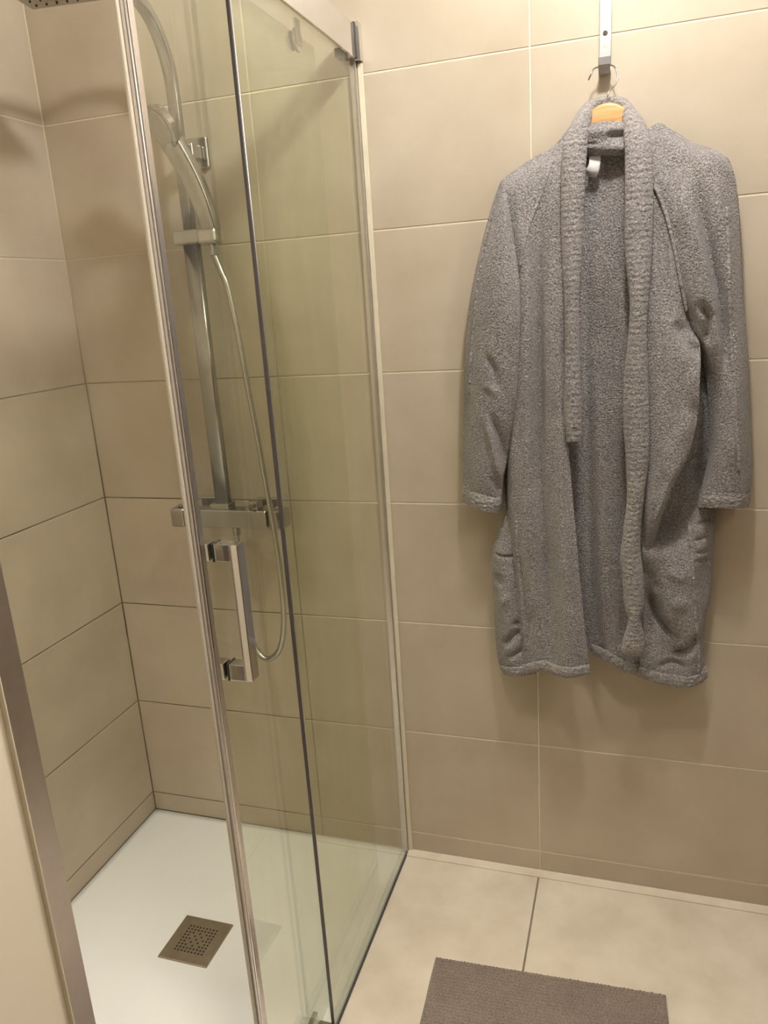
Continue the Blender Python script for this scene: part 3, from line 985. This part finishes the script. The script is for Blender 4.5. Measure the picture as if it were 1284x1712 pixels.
def seg_dist(px, pz, poly):
    """distance to a polyline and how far along it (0..1) the nearest point lies"""
    best, where, run = 9, 0, 0
    tot = sum(math.hypot(b[0] - a[0], b[1] - a[1]) for a, b in zip(poly[:-1], poly[1:])) + 1e-9
    for (ax_, az_), (bx, bz) in zip(poly[:-1], poly[1:]):
        dx, dz = bx - ax_, bz - az_
        l = math.hypot(dx, dz)
        t = ((px - ax_) * dx + (pz - az_) * dz) / (l * l + 1e-12)
        t = max(0, min(1, t))
        d = math.hypot(px - ax_ - t * dx, pz - az_ - t * dz)
        if d < best: best, where = d, (run + t * l) / tot
        run += l
    return best, where


def cloth(name, key, nu, nv, m, parent, thick=.005, nap=.0007, wr=.0022, close=False, spread_u=None, seed=0, lumps=0.0):
    """cloth panel through rows of (x, depth, z) points; depth is the distance off the wall"""
    rows = [[Vector((p[0] / 1e4, -p[1] / 1e4, p[2] / 1e4)) for p in r] for r in GRIDS[key]]
    cr = [([(a / 1e4, b / 1e4) for a, b in pl], amp, w) for pl, amp, w in CREASES.get(key, [])]
    mu, mv = len(rows[0]), len(rows)
    cols = []
    for j in range(nv + 1):
        v = (mv - 1) * j / nv
        line = [ev([rows[k][i] for k in range(mv)], v) for i in range(mu)]
        cols.append([ev(line, (mu - 1) * i / nu) for i in range(nu + 1)])
    P = []
    for j in range(nv + 1):
        for i in range(nu + 1):
            p = cols[j][i].copy()
            d = 0
            for pl, amp, w in cr:
                s, t = seg_dist(p.x, p.z, pl)
                if s < 3 * w: d += amp * math.exp(-(s / w) ** 2) * min(1, 4 * t + .05, 4 * (1 - t) + .05)
            edge = min(1, min(i, nu - i) / (.06 * nu + 1))
            q = Vector((p.x * 16, seed, p.z * 5))
            d += wr * noise.noise(q) * edge + wr * .5 * noise.noise(Vector((p.x * 34, seed + 3, p.z * 24))) * edge
            d += nap * noise.noise(Vector((p.x * 420, seed, p.z * 420)))
            if lumps:
                d += lumps * noise.noise(Vector((p.x * 160, seed + 9, p.z * 190)))
            p.y = min(p.y - d, -.004)
            P.append(p)
    F = []
    W_ = nu + 1
    for j in range(nv):
        for i in range(nu):
            a = j * W_ + i
            F.append((a, a + W_, a + W_ + 1, a + 1))
    if close:
        # a flattened back behind the front, so that the sleeve is a closed tube
        nb = 6
        base = len(P)
        for j in range(nv + 1):
            a, b = P[j * W_ + nu], P[j * W_]
            for k in range(1, nb):
                t = k / nb
                q = a.lerp(b, t)
                q.y += .028 * math.sin(math.pi * t)
                q.y = min(q.y, -.006)
                P.append(q)
        nbk = nb - 1
        for j in range(nv):
            ring0 = [j * W_ + nu] + [base + j * nbk + k for k in range(nbk)] + [j * W_]
            ring1 = [(j + 1) * W_ + nu] + [base + (j + 1) * nbk + k for k in range(nbk)] + [(j + 1) * W_]
            for k in range(nb):
                F.append((ring0[k], ring1[k], ring1[k + 1], ring0[k + 1]))
    SURF.extend(P)
    me = bpy.data.meshes.new(name)
    me.from_pydata([tuple(p) for p in P], [], F)
    smooth(me)
    o = link(name, me, m, parent)
    if thick:
        md = o.modifiers.new('thickness', 'SOLIDIFY')
        md.thickness = thick
        md.offset = -1
        md.use_even_offset = False
    return o


cloth('back_panel', 'back', 130, 330, M_TERRY, robe, .005, seed=1)
cloth('side_panel', 'side_left', 40, 150, M_TERRY, robe, .004, seed=2, wr=.004)
cloth('front_panel', 'front_left', 70, 330, M_TERRY, robe, .005, seed=3)
cloth('front_panel', 'front_right', 70, 260, M_TERRY, robe, .005, seed=4, wr=.003)
cloth('skirt_panel', 'skirt_right', 70, 150, M_TERRY, robe, .005, seed=5, wr=.004)
s1 = cloth('sleeve', 'sleeve_left', 60, 240, M_TERRY, robe, 0, seed=6, close=True)
s2 = cloth('sleeve', 'sleeve_right', 80, 260, M_TERRY, robe, 0, seed=7, close=True)
cloth('cuff', 'cuff_left', 60, 34, M_BAND, s1, 0, .0009, seed=8, close=True, lumps=.002)
cloth('cuff', 'cuff_right', 60, 34, M_BAND, s2, 0, .0009, seed=9, close=True, lumps=.002)
cloth('neck_facing', 'neck', 60, 40, M_TERRY, robe, .005, seed=10, wr=.004)
cloth('lapel_band', 'lapel', 26, 900, M_BAND, robe, .006, .0008, .0015, seed=11, lumps=.0013)


def hem(rowkey, nu, hgt, name, seed, i0=0, off=.004):
    rows = [[Vector((p[0] / 1e4, -p[1] / 1e4, p[2] / 1e4)) for p in r] for r in GRIDS[rowkey]]
    a = rows[-1][i0:]
    up = rows[-2][i0:]
    P, F, nv = [], [], 10
    for j in range(nv + 1):
        t = j / nv
        for i in range(nu + 1):
            u = (len(a) - 1) * i / nu
            p = ev(a, u).copy()
            d = (ev(up, u) - p).normalized()
            p = p + d * (hgt * t - .003)
            bulge = off * math.sin(math.pi * min(1, max(0, t * .94 + .03))) ** .5
            p.y -= bulge + .0022 * noise.noise(Vector((p.x * 150, seed, p.z * 60))) + .001 * noise.noise(Vector((p.x * 300, seed, p.z * 300)))
            P.append(p)
    for j in range(nv):
        for i in range(nu):
            b = j * (nu + 1) + i
            F.append((b, b + 1, b + nu + 2, b + nu + 1))
    me = bpy.data.meshes.new(name)
    me.from_pydata([tuple(p) for p in P], [], F)
    smooth(me)
    o = link(name, me, M_BAND, robe)
    md = o.modifiers.new('thickness', 'SOLIDIFY')
    md.thickness = .006
    md.offset = 0


hem('front_left', 90, .022, 'hem', 21)
hem('side_left', 40, .022, 'hem', 22)
hem('back', 110, .024, 'hem', 23, 1)
hem('skirt_right', 90, .024, 'hem', 24)
cell = {}
for p in SURF:
    k = (int(p.x * 250), int(p.z * 250))
    cell[k] = min(cell.get(k, 0), p.y)
for s in SEAMS:
    pts = []
    for p in catmull([(q[0] / 1e4, -q[1] / 1e4, q[2] / 1e4) for q in s], 14):
        ys = [cell[k] for k in ((int(p.x * 250) + a, int(p.z * 250) + b) for a in (-1, 0, 1) for b in (-1, 0, 1)) if k in cell]
        pts.append(Vector((p.x, sorted(ys)[len(ys) // 2] if ys else p.y, p.z)))
    pts = [pts[0]] + [Vector((b.x, (a.y + b.y + c.y) / 3, b.z)) for a, b, c in zip(pts[:-2], pts[1:-1], pts[2:])] + [pts[-1]]
    bm = bmesh.new()
    rr = [1 + .3 * noise.noise(Vector((i * .9, s[0][0], 0))) for i in range(len(pts))]
    add_sweep(bm, pts, circ(.0030, 8), Vector((0, 1, 0)), True, rr)
    bm_to('seam', bm, M_BAND, robe, True)
lab = cloth('care_label', 'label', 10, 16, M_WHITEPL, robe, .0008, 0, 0)
